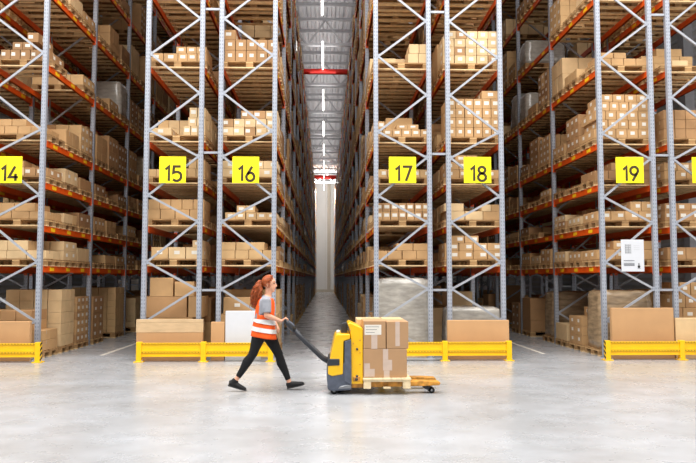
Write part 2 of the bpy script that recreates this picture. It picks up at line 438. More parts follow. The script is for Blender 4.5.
# loads seen at the front of the racks: layers of segments (count, height, from, to)
FRONT = {
 (15,1): [[(3,.24,.12,1)], [(1,.14,.82,1)]],
 (15,2): [[(4,.2,0,1)], [(5,.2,.04,1)]],
 (15,3): [[(2,.15,0,.33), (3,.17,.55,1)], [(2,.18,.72,1)]],
 (15,4): [[(1,.15,.04,.42), (3,.19,.62,1)], [(2,.18,.7,1)], [(2,.2,.72,1)]],
 (15,5): [[(2,.16,0,.5), (3,.16,.5,1)], [(3,.14,.47,1)]],
 (16,1): [[(4,.18,.05,1)], [(3,.16,.05,.8)]],
 (16,2): [[(5,.14,.1,1)], [(2,.14,.3,.62)]],
 (16,3): [[(3,.17,0,.9)], [(1,.16,0,.25), (2,.16,.5,1)]],
 (16,4): [[(5,.17,.03,1)], [(5,.17,.03,1)], [(3,.17,.35,1)]],
 (16,5): [[(5,.23,.06,1)], [(5,.23,.06,1)], [(1,.2,0,.25)]],
 (16,6): [[(4,.3,0,1)], [(4,.3,0,1)]],
 (17,1): [[(4,.17,0,1)], [(2,.15,.4,.98)]],
 (17,2): [[(7,.17,.02,.98)], [(7,.17,.02,.98)]],
 (17,3): [[(5,.17,.05,1)]],
 (17,4): [[(6,.15,0,1)], [(1,.16,0,.2), (2,.1,.4,.8)]],
 (17,5): [[(1,.09,.1,.4), (2,.2,.62,1)], [(2,.2,.64,1)]],
 (17,6): [[(5,.18,0,1)], [(3,.18,.3,1)]],
 (18,1): [[(4,.17,0,1)], [(4,.16,0,1)], [(2,.15,.1,.6)]],
 (18,2): [[(3,.18,.05,1)], [(1,.16,.0,.35), (2,.14,.66,1)]],
 (18,3): [[(4,.17,.03,1)], [(3,.16,.03,.75)], [(2,.14,.2,.6)]],
 (18,4): [[(6,.2,.04,.98)], [(6,.2,.04,.98)], [(6,.2,.04,.98)], [(6,.2,.04,.98)], [(1,.17,.66,.98)]],
 (18,5): [[(5,.175,0,1)], [(5,.175,0,1)], [(5,.175,0,1)], [(5,.165,.04,1)]],
 (18,6): [[(4,.3,0,1)]],
 (19,1): [[(3,.2,0,1)], [(2,.18,.3,1)]],
 (19,2): [[(4,.19,0,1)], [(2,.2,.6,1)]],
 (19,3): [[(4,.17,0,1)], [(3,.16,.3,1)], [(2,.14,.55,1)]],
 (19,4): [[(5,.19,.0,1)], [(5,.19,.08,1)], [(5,.19,.03,1)], [(5,.19,.12,1)], [(4,.16,.15,1)]],
 (19,5): [[(4,.15,.1,1)], [(2,.12,.15,.6)]],
 (19,6): [[(4,.3,0,1)]],
 (14,1): [[(3,.17,0,1)], [(2,.2,0,.7)]],
 (14,2): [[(3,.15,.1,1)], [(2,.17,.1,.8)]],
 (14,3): [[(5,.17,0,1)], [(2,.14,.2,.6)]],
 (14,4): [[(4,.16,0,.9)], [(2,.14,.1,.6)]],
 (14,5): [[(5,.2,.1,.95)], [(2,.16,.3,.65)], [(1,.2,.55,.75)]],
 (14,6): [[(4,.2,0,1)]],
 (20,1): [[(3,.25,0,1)]], (20,2): [[(4,.2,0,1)], [(3,.16,0,.7)]], (20,3): [[(5,.17,0,1)], [(3,.17,.0,.7)]],
 (20,4): [[(5,.2,0,1)], [(5,.2,0,1)], [(3,.2,0,.6)]], (20,5): [[(1,.12,.2,.5)]],
 (15,0): [[(1,.66,.14,.84)], [(1,.42,.02,.74), (1,.42,.76,1)], [(1,.38,.1,.5), (1,.3,.52,.86)]],
 (16,0): [[(2,.72,0,1)], [(1,.34,.08,.56)]],
 (14,0): [[(4,.2,0,1)], [(4,.2,0,1)], [(3,.2,0,.8)], [(3,.2,0,.8)]],
 (20,0): [[(4,.28,0,1)], [(4,.28,0,1)], [(4,.28,0,1)], [(4,.26,.1,.9)], [(2,.26,.2,.6)]],
}
WRAP = {(17,0,0): (1.46,'film'), (18,0,0): (.86,'film'), (19,0,0): (1.2,'film_dark'), (19,0,3): (1.12,'film_dark'), (14,5,5): (.95,'film'), (19,6,5): (.7,'film'), (16,4,3): (.9,'film')}
pallets = []; cartons = []; wraps = []
def slot_y(n):
    bay, sl = divmod(n, 3)
    return Y0+bay*BAY+.09+.0+.45*1.0+.92*sl+.02
for r, (xa, xb) in PX.items():
    cx = (xa+xb)/2
    for li in range(len(LV)):
        avail = (LV[li+1]-LV[li]-BH-.144-.09) if li+1 < len(LV) else .7
        for n in range(NB[r]*3):
            rg = random.Random(r*100003+li*1009+n*13+5)
            p_empty = (.06 if li < 7 else .2) if li or n < 2 else .3
            if rg.random() < p_empty and n > 0 : continue
            x = cx+rg.uniform(-.02, .02); y = slot_y(n)+rg.uniform(-.01, .02)
            ptone = 0 if rg.random() < .65 else 1
            pallets.append((r, li, n, x, y, LV[li]+.001, ptone))
            if rg.random() < .05 and n > 0: continue
            zb_ = LV[li]+.146
            if (r, li, n) in WRAP or (n > 4 and rg.random() < (.07 if li > 3 else .04)):
                h, fk = WRAP.get((r, li, n), (avail*rg.uniform(.55, .95), rg.choice(['film', 'film_dark'])))
                wraps.append((r, li, n, x, y, zb_, min(h, avail), fk)); continue
            tone = rg.choice([0,0,0,1,1,2,3,3,4]) if n < 3 else rg.choice([0,1,1,2,2,4,4,3]); tone2 = tone if rg.random() < .6 else rg.choice([0,1,2])
            if n == 0 and (r, li) in FRONT:
                layers = FRONT[(r, li)]
                if li == 0: tone = 1; tone2 = 2
                if r in (17, 18, 19) and li in (1, 4): tone = tone2 = 1
            else:
                hl = rg.choice([.14, .17, .2, .24, .3]) if avail < .7 else rg.choice([.17, .2, .24, .3, .38])
                nl = max(1, int(avail*rg.uniform(.3, .95 if n > 2 or li < 3 else .7)/hl)); cnt = rg.choice([3,4,4,5]) if hl < .28 else rg.choice([2,3,3])
                layers = [[(cnt, hl, 0, 1)] for _ in range(nl)]
                if rg.random() < .5:
                    a = rg.choice([0, 0, .3, .5]); layers[-1] = [(max(1, cnt//2), hl, a, a+.5)]
            ny = rg.choice([2, 3, 3]) if n else 2
            if li == 0 and n == 0: ny = 1 if r == 15 else 2
            W = 1.18; D = .78
            z = zb_; nlay = len(layers)
            lab = rg.choice([0, 0, 1, 2, 3]) if (r, li) not in ((17,2),(18,4),(18,5),(16,5),(19,4)) else 1
            for j, segs in enumerate(layers):
                hmax = 0
                for (cnt, h, a, c) in segs:
                    hmax = max(hmax, h)
                    sx = round((c-a)*W/cnt, 3); sy = round(D/ny, 3)
                    for ix in range(cnt):
                        for iy in range(ny):
                            jx = rg.uniform(-.004, .004)
                            cartons.append(dict(r=r, li=li, n=n, x=x-W/2+a*W+(ix+.5)*sx+jx, y=y-D/2+(iy+.5)*sy, z=z+.0015*(j+1),
                                 s=(round(sx-.012, 3), round(sy-.012, 3), round(h-.003, 3)), tone=tone if rg.random() < .8 else tone2, lab=lab,
                                 j=j, nl=nlay, ix=ix, iy=iy, cnt=cnt, ny=ny, a=a, c=c, seg=(a, c)))
                z += hmax

# how large a thing shows in the photograph
def shown(r, x, y, z, w_, d_, h, front, side):
    px, py = proj((x, y, z+h/2))
    if not (-12 < px < 708) or py < -14: return 0
    f2 = F*F/(y*y); s = 0
    if front: s += w_*h*f2
    if side:
        vis = (r in (16, 17)) or (r == 14 and px < 146) or (r == 19 and px > 500)
        if vis: s += d_*h*abs(x)/y*f2
    return s
SIDE = {13: 0, 14: 1, 15: 0, 16: 1, 17: -1, 18: 0, 19: -1, 20: 0}
for c in cartons:
    sd = SIDE[c['r']]
    outer = (sd == 1 and c['ix'] == c['cnt']-1 and c['c'] > .7) or (sd == -1 and c['ix'] == 0 and c['a'] < .35)
    c['score'] = shown(c['r'], c['x'], c['y'], c['z'], *c['s'], c['n'] == 0 and c['iy'] == 0, outer)
    if c['li'] == 0 and c['n'] == 0 and c['z'] < .6 and c['r'] not in (14, 20): c['score'] *= .1
    c['outer'] = outer
pscore = {}
for i, (r, li, n, x, y, z, t) in enumerate(pallets):
    s = shown(r, x, y, z, 1.2, .8, .144, n == 0, SIDE[r] != 0)
    px, py = proj((x, y, z))
    if z > 2 and py > 0 and -12 < px < 708 and n < 9: s += 1.2*.8*(z-1.6)/y*F*F/(y*y)*(.25 if r not in (16, 17) or n < 3 else .1)
    pscore[i] = s
cartons.sort(key=lambda c: -c['score'])
RW = {13:'thirteen',14:'fourteen',15:'fifteen',16:'sixteen',17:'seventeen',18:'eighteen',19:'nineteen',20:'twenty'}
tones = ['pale kraft', 'tan kraft', 'brown kraft', 'cream kraft', 'dark brown']
SH = ['floor level', 'first shelf', 'second shelf', 'third shelf', 'fourth shelf', 'fifth shelf', 'sixth shelf', 'seventh shelf', 'top shelf']
def nth_pallet(n): return 'front pallet' if n == 0 else ('%s pallet back' % ord_[n+1] if n < 10 else 'pallet deep down the aisle')
LAYN = ['bottom', 'second', 'third', 'fourth', 'fifth', 'sixth', 'seventh', 'eighth', 'ninth']
stuffc = MB(); nind = 0; seen = {}
for c in cartons:
    if nind < 300 and c['score'] > 0:
        nind += 1
        lay = 'top' if (c['j'] == c['nl']-1 and c['nl'] > 1) else LAYN[c['j']]
        segs = ''
        # position along the front counts over all segments of the layer
        if c['n'] == 0 and c['iy'] == 0:
            same = sorted(set(round(d['x'], 3) for d in cartons if d['r'] == c['r'] and d['li'] == c['li'] and d['n'] == 0 and d['j'] == c['j'] and d['iy'] == 0))
            k = same.index(round(c['x'], 3))+1
            pos = '%s from left' % ord_[k]
        else: pos = '%s from aisle front' % ord_[c['iy']+1]
        lbl = '%s carton %s, %s layer, %s, %s, rack %s' % (tones[c['tone']], pos, lay, nth_pallet(c['n']), SH[c['li']], RW[c['r']])
        if lbl in seen: lbl = lbl.replace(' carton', ' box', 1)
        seen[lbl] = 1
        inst('carton', carton_mesh(*c['s'], c['tone'], c['lab']), (c['x'], c['y'], c['z']), label=lbl, cat='carton',
             group='cartons on %s of rack %s' % (SH[c['li']], RW[c['r']]))
    else:
        sx, sy, sz = c['s']; x, y, z = c['x'], c['y'], c['z']; k = 'kraft%d' % c['tone']
        stuffc.box(x-sx/2, x+sx/2, y-sy/2, y+sy/2, z, z+sz, k)
        if c['outer'] and c['lab'] and y < 50:
            e = SIDE[c['r']]; xx = x+e*sx/2; lh = min(.07, sz*.45)/2; cz = z+sz*.55
            stuffc.box(min(xx, xx+e*.0015), max(xx, xx+e*.0015), y-.05, y+.05, cz-lh, cz+lh, 'label')
        if c['n'] == 0 and c['iy'] == 0 and c['lab']:
            stuffc.box(x-.05, x+.05, y-sy/2-.0015, y-sy/2, z+sz*.35, z+sz*.75, 'label')
stuffc.build('carton', label='the many smaller cartons stacked deeper in the racks', cat='cartons', kind='stuff')
order = sorted(range(len(pallets)), key=lambda i: -pscore[i])
stuffp = MB()
for rank, i in enumerate(order):
    r, li, n, x, y, z, t = pallets[i]
    if rank < 300:
        adj = ['light', 'worn brown'][t]
        lbl = '%s wooden pallet, %s, on the %s of rack %s' % (adj, nth_pallet(n), SH[li], RW[r])
        inst('wooden_pallet', PALM[t], (x, y, z), label=lbl, cat='pallet', group='pallets in rack %s' % RW[r])
    else: pallet_low(stuffp, x, y, z, 'wood' if t == 0 else 'wood2')
stuffp.build('wooden_pallet', label='the many farther wooden pallets deep in the racks', cat='pallets', kind='stuff')
# film wrapped loads
def wrap_mesh(mb, x, y, z, h, k, seed, res=1):
    rg = random.Random(seed)
    nx, ny, nz = (8, 6, 9) if res else (2, 2, 2)
    W, D = .59, .39
    bm = bmesh.new(); bmesh.ops.create_cube(bm, size=2)
    if res: bmesh.ops.subdivide_edges(bm, edges=bm.edges[:], cuts=7, use_grid_fill=True)
    for v in bm.verts:
        p = v.co.copy()
        rr = 1
        ex = min(1, max(abs(p.x), 0)); ey = abs(p.y); ez = p.z
        if res:
            nn = noise.noise(Vector((p.x*2.2+seed, p.y*2.2, p.z*3.1)))
            cr = .05 if (abs(p.x) > .99 and abs(p.y) > .99) else 0
            px_ = p.x*(W-.02+.03*nn-cr*.6)*(1-.05*max(0, ez)); py_ = p.y*(D-.02+.03*nn-cr*.5)*(1-.05*max(0, ez))
            pz_ = (p.z+1)/2*h + (.03*noise.noise(Vector((p.x*3+seed, p.y*3, 0))) if ez > .9 else 0)-(.04 if (ez > .99 and (abs(p.x) > .99 or abs(p.y) > .99)) else 0)
        else: px_, py_, pz_ = p.x*W, p.y*D, (p.z+1)/2*h
        v.co = (px_, py_, max(0, pz_))
    bm.verts.index_update()
    mb.raw([(v.co.x+x, v.co.y+y, v.co.z+z) for v in bm.verts], [tuple(v.index for v in f.verts) for f in bm.faces], k, bool(res))
    bm.free()
wsc = []
for wv in wraps:
    r, li, n, x, y, z, h, fk = wv
    wsc.append((shown(r, x, y, z, 1.2, .8, h, n == 0, SIDE[r] != 0), wv))
wsc.sort(key=lambda t: -t[0]); stuffw = MB()
for k, (s, (r, li, n, x, y, z, h, fk)) in enumerate(wsc):
    if k < 110 and s > 6:
        m_ = MB(); wrap_mesh(m_, 0, 0, 0, h, fk, k+3)
        # film folds and paper label
        o = m_.build('wrapped_load', loc=(x, y, z), label='%s load wrapped in stretch film, %s, %s, rack %s' % ('grey' if fk == 'film' else 'brownish', nth_pallet(n), SH[li], RW[r]),
                 cat='wrapped load', group='film wrapped loads in the racks')
    else: wrap_mesh(stuffw, x, y, z, h, fk, k, 0)
if stuffw.v: stuffw.build('wrapped_load', label='the many far film wrapped loads deep in the racks', cat='wrapped loads', kind='stuff')

# ------------------------------------------------------------------ signs with digits
DIG = {
 '1': [[(.12,.78),(.36,1),(.36,0)]],
 '4': [[(.42,1),(.02,.26),(.62,.26)], [(.46,.5),(.46,0)]],
 '5': [[(.56,1),(.1,1),(.06,.56),(.2,.62),(.38,.62),(.53,.54),(.59,.4),(.59,.22),(.51,.08),(.35,0),(.2,.01),(.04,.1)]],
 '6': [[(.44,1),(.12,.46),(.04,.3),(.08,.12),(.2,.02),(.32,0),(.46,.04),(.57,.16),(.59,.32),(.52,.48),(.4,.56),(.26,.57),(.12,.46)]],
 '7': [[(.02,1),(.6,1),(.24,0)]],
 '8': [[(.31,.54),(.16,.6),(.08,.72),(.09,.86),(.2,.97),(.31,1),(.42,.97),(.53,.86),(.54,.72),(.46,.6),(.31,.54),(.13,.46),(.04,.32),(.05,.15),(.17,.03),(.31,0),(.45,.03),(.57,.15),(.58,.32),(.49,.46),(.31,.54)]],
 '9': [[(.18,0),(.5,.54),(.58,.7),(.54,.88),(.42,.98),(.3,1),(.16,.96),(.05,.84),(.03,.68),(.1,.52),(.22,.44),(.36,.43),(.5,.54)]],
 '0': [[(.31,1),(.14,.93),(.05,.75),(.05,.25),(.14,.07),(.31,0),(.48,.07),(.57,.25),(.57,.75),(.48,.93),(.31,1)]],
 '2': [[(.04,.82),(.14,.96),(.32,1),(.5,.94),(.58,.78),(.54,.6),(.02,0),(.6,0)]],
}
def digits(mb, txt, x, y, z, H, w_, k):
    for ch in txt:
        for line in DIG[ch]:
            pts = [Vector((x+a*H, y, z+c*H)) for a, c in line]
            n = len(pts); closed = (pts[0]-pts[-1]).length < 1e-5
            L = []; Rr = []
            for i, p in enumerate(pts):
                if closed: a = pts[i-1] if i > 0 else pts[-2]; c = pts[i+1] if i < n-1 else pts[1]
                else: a = pts[max(0, i-1)]; c = pts[min(n-1, i+1)]
                d1 = (p-a).normalized() if (p-a).length > 1e-6 else (c-p).normalized()
                d2 = (c-p).normalized() if (c-p).length > 1e-6 else d1
                t = (d1+d2).normalized(); nn = Vector((-t.z, 0, t.x)); sc = 1/max(.5, (nn.x*-d1.z+nn.z*d1.x))
                L.append(p+nn*(w_/2*sc)); Rr.append(p-nn*(w_/2*sc))
            vs = []; fs = []
            for i in range(n): vs += [L[i], Rr[i], L[i]+Vector((0,.003,0)), Rr[i]+Vector((0,.003,0))]
            for i in range(n-1):
                o = 4*i; fs += [(o, o+1, o+5, o+4), (o+2, o+6, o+7, o+3), (o, o+4, o+6, o+2), (o+1, o+3, o+7, o+5)]
            fs += [(0,2,3,1), (4*n-4, 4*n-3, 4*n-1, 4*n-2)]
            mb.raw(vs, fs, k)
        x += (.62+.14)*H if ch != '1' else .60*H
YS = 13.79
for txt, px0 in (('14', -4.6), ('15', 159), ('16', 232.2), ('17', 389), ('18', 464), ('19', 616.3), ('20', 692.7)):
    p0 = at(px0, 183, YS); p1 = at(px0+27, 156.5, YS)
    w_, h_ = p1.x-p0.x, .535; cx = (p0.x+p1.x)/2; z0 = 3.52
    z0 = p0.z
    e = empty('aisle_sign', (cx, YS, z0), label='square yellow sign reading %s hanging on its rack frame' % RW[int(txt)], cat='sign')
    m_ = MB(); m_.rbox(-w_/2, w_/2, 0, .012, 0, h_, 'sign_yellow', .003, 1); m_.build('sign_board', e)
    m_ = MB(); H = .29; wd = {'1': .60}.get(txt[0], .76)*H+.62*H-.12*H
    digits(m_, txt, -wd/2-.05*H, -.004, .045, H, .05, 'digit'); m_.build('number', e)
    m_ = MB()
    for sx in (-.2, .2): m_.box(sx-.012, sx+.012, .012, .06, .08, h_-.05, 'brace')
    m_.build('bracket', e)
# white notice on rack nineteen
p0 = at(622.5, 271.5, 13.8); p1 = at(644.5, 239.5, 13.8)
e = empty('notice', (p0.x, 13.84, p0.z), label='white paper notice with a load diagram on the front of rack nineteen', cat='notice')
W_, H_ = p1.x-p0.x, p1.z-p0.z
m_ = MB(); m_.rbox(0, W_, 0, .008, 0, H_, 'white', .002, 1); m_.build('sheet', e)
m_ = MB(); m_.box(.1, .34, .008, .05, .5, .53, 'brace'); m_.build('bracket', e)
m_ = MB()
gy = mat('notice_print', (90,92,98), .6)
lg = mat('notice_pale_print', (190,192,196), .6)
m_.box(.08, .21, -.002, 0, .36, .56, lg)
for k in range(5): m_.box(.09, .20, -.003, -.002, .38+k*.035, .386+k*.035, gy)
m_.box(.085, .09, -.003, -.002, .37, .55, gy); m_.box(.15, .154, -.003, -.002, .37, .55, gy)
for k in range(3): m_.box(.26, .38, -.002, 0, .44+k*.04, .448+k*.04, lg)
for z in (.115, .135, .155, .215): m_.box(.05, .27, -.002, 0, z, z+.012, gy)
m_.box(.06, .24, -.002, 0, .19, .197, lg)
m_.tube([(.36, 0, .1), (.36, -.003, .1)], .028, 'black', 14); m_.box(.352, .368, -.003, 0, .12, .17, 'black'); m_.box(.33, .39, -.002, 0, .06, .068, gy)
m_.build('print', e)

# ------------------------------------------------------------------ rack end barriers
def barrier(x0, x1, y, posts, stripes, label):
    e = empty('barrier', (x0, y, 0), label=label, cat='barrier', group='yellow rack end barriers')
    L = x1-x0
    for nm, z0, z1 in (('upper_rail', .205, .365), ('lower_rail', .105, .2)):
        m_ = MB(); 
        # sigma rail: deep channel with lips and a perforated lip line
        m_.prism([(0,0)]*0 or [(0.03, z0), (L-.03, z0), (L-.03, z1), (0.03, z1)], .03, .07, 'yellow', .006, 1)
        for zz in (z0, z1-.022): m_.box(.03, L-.03, .012, .03, zz, zz+.022, 'yellow')
        n = int(L/.06)
        for i in range(n):
            xx = .07+i*(L-.14)/max(1, n-1); zz = z1-.012 if nm == 'upper_rail' else z1-.012
            m_.box(xx-.012, xx+.012, .0105, .0122, zz-.005, zz+.004, 'black' if False else 'digit')
        m_.build(nm, e)
    for i, xp in enumerate(posts):
        m_ = MB(); xp -= x0
        m_.rbox(xp-.05, xp+.05, 0, .11, 0, .385, 'yellow', .008, 2); m_.rbox(xp-.09, xp+.09, -.03, .15, 0, .02, 'yellow', .004, 1)
        for sx in (-.07, .07): m_.tube([(xp+sx, -.01, .02), (xp+sx, -.01, .04)], .012, 'steel', 8)
        po = m_.build('post', e)
        if i in stripes:
            sd = stripes[i]; s_ = MB(); xx = xp+sd*.05
            for k in range(4):
                z = .02+k*.095
                s_.raw([(xx+sd*.002, 0.005, z), (xx+sd*.002, .105, z+.05), (xx+sd*.002, .105, z+.095), (xx+sd*.002, .005, z+.045),
                        (xx, 0.005, z), (xx, .105, z+.05), (xx, .105, z+.095), (xx, .005, z+.045)], BOXF, 'black')
            s_.build('warning_stripes', po)
    return e
barrier(-8.4, -5.38, 13.36, (-8.3, -6.9, -5.44), {2: 1}, 'yellow steel barrier at left edge below rack fourteen, striped end post')
barrier(-3.6, -.98, 13.36, (-3.54, -2.32, -1.04), {}, 'yellow steel barrier behind the walking woman, below racks fifteen and sixteen')
barrier(.98, 3.63, 13.36, (1.04, 2.32, 3.57), {}, 'yellow steel barrier right of the pallet truck, below racks seventeen and eighteen')
barrier(5.45, 8.4, 13.36, (5.51, 6.98, 8.3), {0: -1}, 'yellow steel barrier at right edge below rack nineteen, striped end post')

# boards standing between barrier and rack
def board(px0, px1, pyt, k, name, label, cat, Y=13.60, th=.1, folds=True):
    a = at(px0, pyt, Y); c = at(px1, pyt, Y)
    m_ = MB(); Wd, H = c.x-a.x, a.z
    m_.rbox(0, Wd, 0, th, 0, H, k, .006, 1)
    if folds:
        m_.box(Wd*.02, Wd*.98, -.001, 0, H-.04, H-.037, 'tape')
    return m_, a.x, Y, Wd, H, name, label, cat
def put(t): m_, x, Y, Wd, H, name, label, cat = t; return m_.build(name, loc=(x, Y, 0), label=label, cat=cat)
put(board(-40, 30, 321.5, 'board', 'flat_carton', 'flat tan carton standing behind the left barrier below rack fourteen', 'carton'))
m_, x, Y, Wd, H, *_r = board(136.5, 203, 320, 'board', 'film_wrapped_carton', '', '')
o = m_.build('flat_carton', loc=(x, Y, 0), label='wide flat carton with film band standing behind barrier below rack fifteen', cat='carton')
s_ = MB(); s_.box(-.004, Wd+.004, -.004, .104, H-.24, H-.05, 'bandfilm'); s_.rbox(-.003, Wd+.003, -.006, .1, H-.05, H+.012, 'bandfilm', .004, 1); s_.build('film_band', o)
put(board(211, 224.5, 322, 'board', 'flat_carton', 'narrow brown flat carton left of the white sheet below rack sixteen', 'carton'))
put(board(225.5, 261, 311, 'white', 'white_panel', 'large white panel standing behind the walking woman below rack sixteen', 'panel', folds=False))
put(board(447.5, 509, 320.3, 'board', 'flat_carton', 'wide tan flat carton standing behind barrier below rack eighteen', 'carton'))
put(board(611.5, 673.5, 308, 'board', 'flat_carton', 'tall tan flat carton with torn top edge behind barrier below rack nineteen', 'carton'))
put(board(675.5, 730, 318, 'kraft3', 'flat_carton', 'pale flat carton behind barrier below rack twenty at right edge', 'carton'))

# crumpled white film and a carton on the wrapped load below rack 18
a = at(452, 318, 14.3)

# ------------------------------------------------------------------ pallet truck
YT = 9.92
def TP(px, py, Y=9.62): v = at(px, py, Y); return (v.x, v.z)
T = empty('pallet_truck', (at(345, 392, YT).x, YT, 0), label='yellow and grey electric pallet truck pulled by the woman', cat='pallet truck')
ox = T.location.x
def loc(prof): return [(x-ox, z) for x, z in prof]
ya, yb = -.33, .33
m_ = MB(); P = loc([TP(327.5, 389.5), TP(326.5, 372), TP(329, 363), TP(351, 363), TP(351.5, 390), TP(333, 391)])
P = [(x, max(.03, z)) for x, z in P]
m_.prism(P, ya, yb, 'truck_grey', .03, 3); m_.build('chassis', T)
m_ = MB(); m_.prism(loc([TP(332, 376), TP(328, 374), TP(328, 367), TP(330, 359), TP(335, 336), TP(337, 334), TP(350, 334), TP(350, 339), TP(343.5, 341), TP(343, 374)]), ya-.012, yb+.012, 'truck_yellow', .016, 3)
m_.build('motor_cover', T)
m_ = MB(); m_.prism(loc([TP(327.2, 365.5), TP(328.6, 358.5), TP(339.5, 358.5), TP(339.5, 365)]), ya-.02, yb+.02, 'truck_dark', .006, 1); m_.build('recess', T)
m_ = MB(); m_.prism(loc([TP(344, 381), TP(344.5, 341), TP(351, 339), TP(351.5, 385)]), ya-.016, yb+.016, 'truck_grey', .012, 2); m_.build('side_panel', T)
m_ = MB(); m_.prism(loc([TP(351, 384), TP(350.5, 330), TP(347.5, 324), TP(350, 322.3), TP(358, 326), TP(363, 328.5), TP(363, 384)]), ya+.02, yb-.02, 'truck_yellow', .014, 3)
bh = m_.build('battery_housing', T)
m_ = MB()
for pyb in (349, 376): 
    x1_, z1_ = TP(357, pyb); m_.tube([(x1_-ox, ya+.02, z1_), (x1_-ox, ya+.008, z1_)], .016, 'truck_dark', 12)
for (pxb, pyb) in ((360, 340), (360, 352), (360, 364), (353.5, 343)):
    x1_, z1_ = TP(pxb, pyb); m_.tube([(x1_-ox, ya+.02, z1_), (x1_-ox, ya+.012, z1_)], .008, 'fork_paint', 8)
m_.build('bolt', bh, kind='stuff')
m_ = MB(); x_, z_ = TP(356.5, 379); m_.prism([(x_-ox-.05, z_-.03), (x_-ox+.05, z_-.03), (x_-ox+.05, z_+.035), (x_-ox-.05, z_+.035)], ya+.012, ya+.03, 'fork_paint', .006, 1)
m_.tube([(x_-ox, ya+.014, z_), (x_-ox, ya+.004, z_)], .02, 'truck_dark', 12); m_.build('lift_bracket', T)
m_ = MB(); m_.prism(loc([TP(341.5, 335), TP(341.5, 324.5), TP(347.5, 323.3), TP(347.5, 335)]), -.12, .12, 'truck_dark', .008, 2); m_.build('display_box', T)
m_ = MB(); x_, z_ = TP(338.5, 333.8); m_.tube([(x_-ox, -.1, z_-.01), (x_-ox, -.1, z_+.035)], [.03, .026], 'label', 14); m_.build('button', T)
# lower chassis trim line and wheels
m_ = MB(); m_.prism(loc([TP(338, 388.5), TP(340, 386), TP(351, 384), TP(351, 388)]), ya-.008, ya+.01, 'steel', .004, 1); m_.build('skid_trim', T)
m_ = MB(); cx_ = at(340, 388, YT).x-ox; m_.tube([(cx_, -.05, .11), (cx_, .05, .11)], .11, 'rubber', 24); m_.build('drive_wheel', T)
for yy in (-.25, .25):
    m_ = MB(); cx_ = at(334, 388, YT).x-ox; m_.tube([(cx_, yy-.025, .05), (cx_, yy+.025, .05)], .05, 'rubber', 20); m_.tube([(cx_, yy-.03, .05), (cx_, yy+.03, .05)], .02, 'steel', 12); m_.build('caster', T)
# forks
fx0 = at(350, 385, YT).x-ox; fx1 = at(438, 385, 9.9).x-ox
for yy in (-.19, .19):
    m_ = MB(); m_.prism([(fx0, .085), (fx0, .175), (fx1-.22, .175)] + [(fx1-.02, .165), (fx1, .14), (fx1-.02, .115), (fx1-.2, .105)], yy-.08, yy+.08, 'fork_paint', .01, 2)
    fk = m_.build('fork', T)
    s_ = MB(); xx = fx1-.17
    s_.bar((xx-.06, yy, .10), (xx+.03, yy, .05), .05, .1, 'truck_dark'); s_.build('wheel_arm', fk)
    s_ = MB(); s_.tube([(xx+.045, yy-.05, .043), (xx+.045, yy+.05, .043)], .043, 'rubber', 20); s_.tube([(xx+.045, yy-.055, .043), (xx+.045, yy+.055, .043)], .015, 'steel', 10); s_.build('load_wheel', fk)
# tiller
a = Vector(at(331, 362, YT)); hnd = Vector(at(288.5, 321.0, YT-.16))
off = Vector((ox, YT, 0)); YTI = YT
b0 = Vector(at(336, 364.5, YT)); b1 = Vector(at(323, 358, YT)); b2 = Vector(at(301, 337.5, YT)); b3 = Vector(at(293.5, 329, YT))
m_ = MB(); m_.tube([b0-off, b1-off, b2-off, b3-off], [.055, .04, .035, .042], 'truck_dark', 14); m_.build('tiller', T)
hd = (b2-b1).normalized()
m_ = MB()
c0 = b3-off; up = -hd.cross(Vector((0,1,0)))
c1 = c0-(b1-b3).normalized()*.02
u = (b3-b2).normalized(); c2 = c0+u*.16
# loop head: two side arms, cross bar grip
for yy in (-1, 1):
    m_.tube([c0+Vector((0,0,0)), c0+u*.05+Vector((0, yy*.07, 0)), c0+u*.12+Vector((0, yy*.11, 0)), c0+u*.17+Vector((0, yy*.10, 0))], [.048, .038, .032, .026], 'truck_dark', 12)
m_.ell(c0+u*.06, (.09, .07, .05), 'truck_grey', Matrix.Rotation(math.atan2(-u.z, u.x), 3, 'Y'))
m_.build('tiller_head', T)
m_ = MB(); g = c0+u*.17
m_.tube([g+Vector((0,-.15,0)), g+Vector((0,.15,0))], .018, 'rubber', 14); m_.build('grip', T)
GRIP = g+off
# load: pallet turned crosswise + cartons
Xp0 = at(363.8, 380, 9.55).x; Xp1 = at(410.5, 380, 9.55).x
pl = MB(); Wp = Xp1-Xp0; z0 = .0; PZ = .178
for x in (.0, .5, 1.0):
    xx = x*(Wp-.1); pl.box(xx, xx+.1, 0, 1.2, 0, .022, 'newwood')
E = empty('wooden_pallet', (Xp0, 9.55, PZ-.09), label='pale new wooden pallet on the forks of the pallet truck', cat='pallet')
m_ = MB()
for x in (0, .5, 1): m_.rbox(x*(Wp-.1), x*(Wp-.1)+.1, 0, 1.2, 0, .022, 'newwood', .002, 1)
m_.build('bottom_boards', E)
m_ = MB()
for x in (0, 1):
    for yy in (0, .55, 1.1): m_.rbox(x*(Wp-.1), x*(Wp-.1)+.1, yy, yy+.1, .022, .092, 'newwood', .002, 1)
m_.build('blocks', E)
m_ = MB()
for yy in (0, .55, 1.1): m_.rbox(0, Wp, yy, yy+.1, .0925, .114, 'newwood', .002, 1)
for x in range(5): m_.rbox(x*(Wp-.12)/4-.01, x*(Wp-.12)/4+.13, -.01, 1.21, .1145, .142, 'newwood', .002, 1)
m_.build('deck_boards', E)
ZD = PZ-.09+.1435
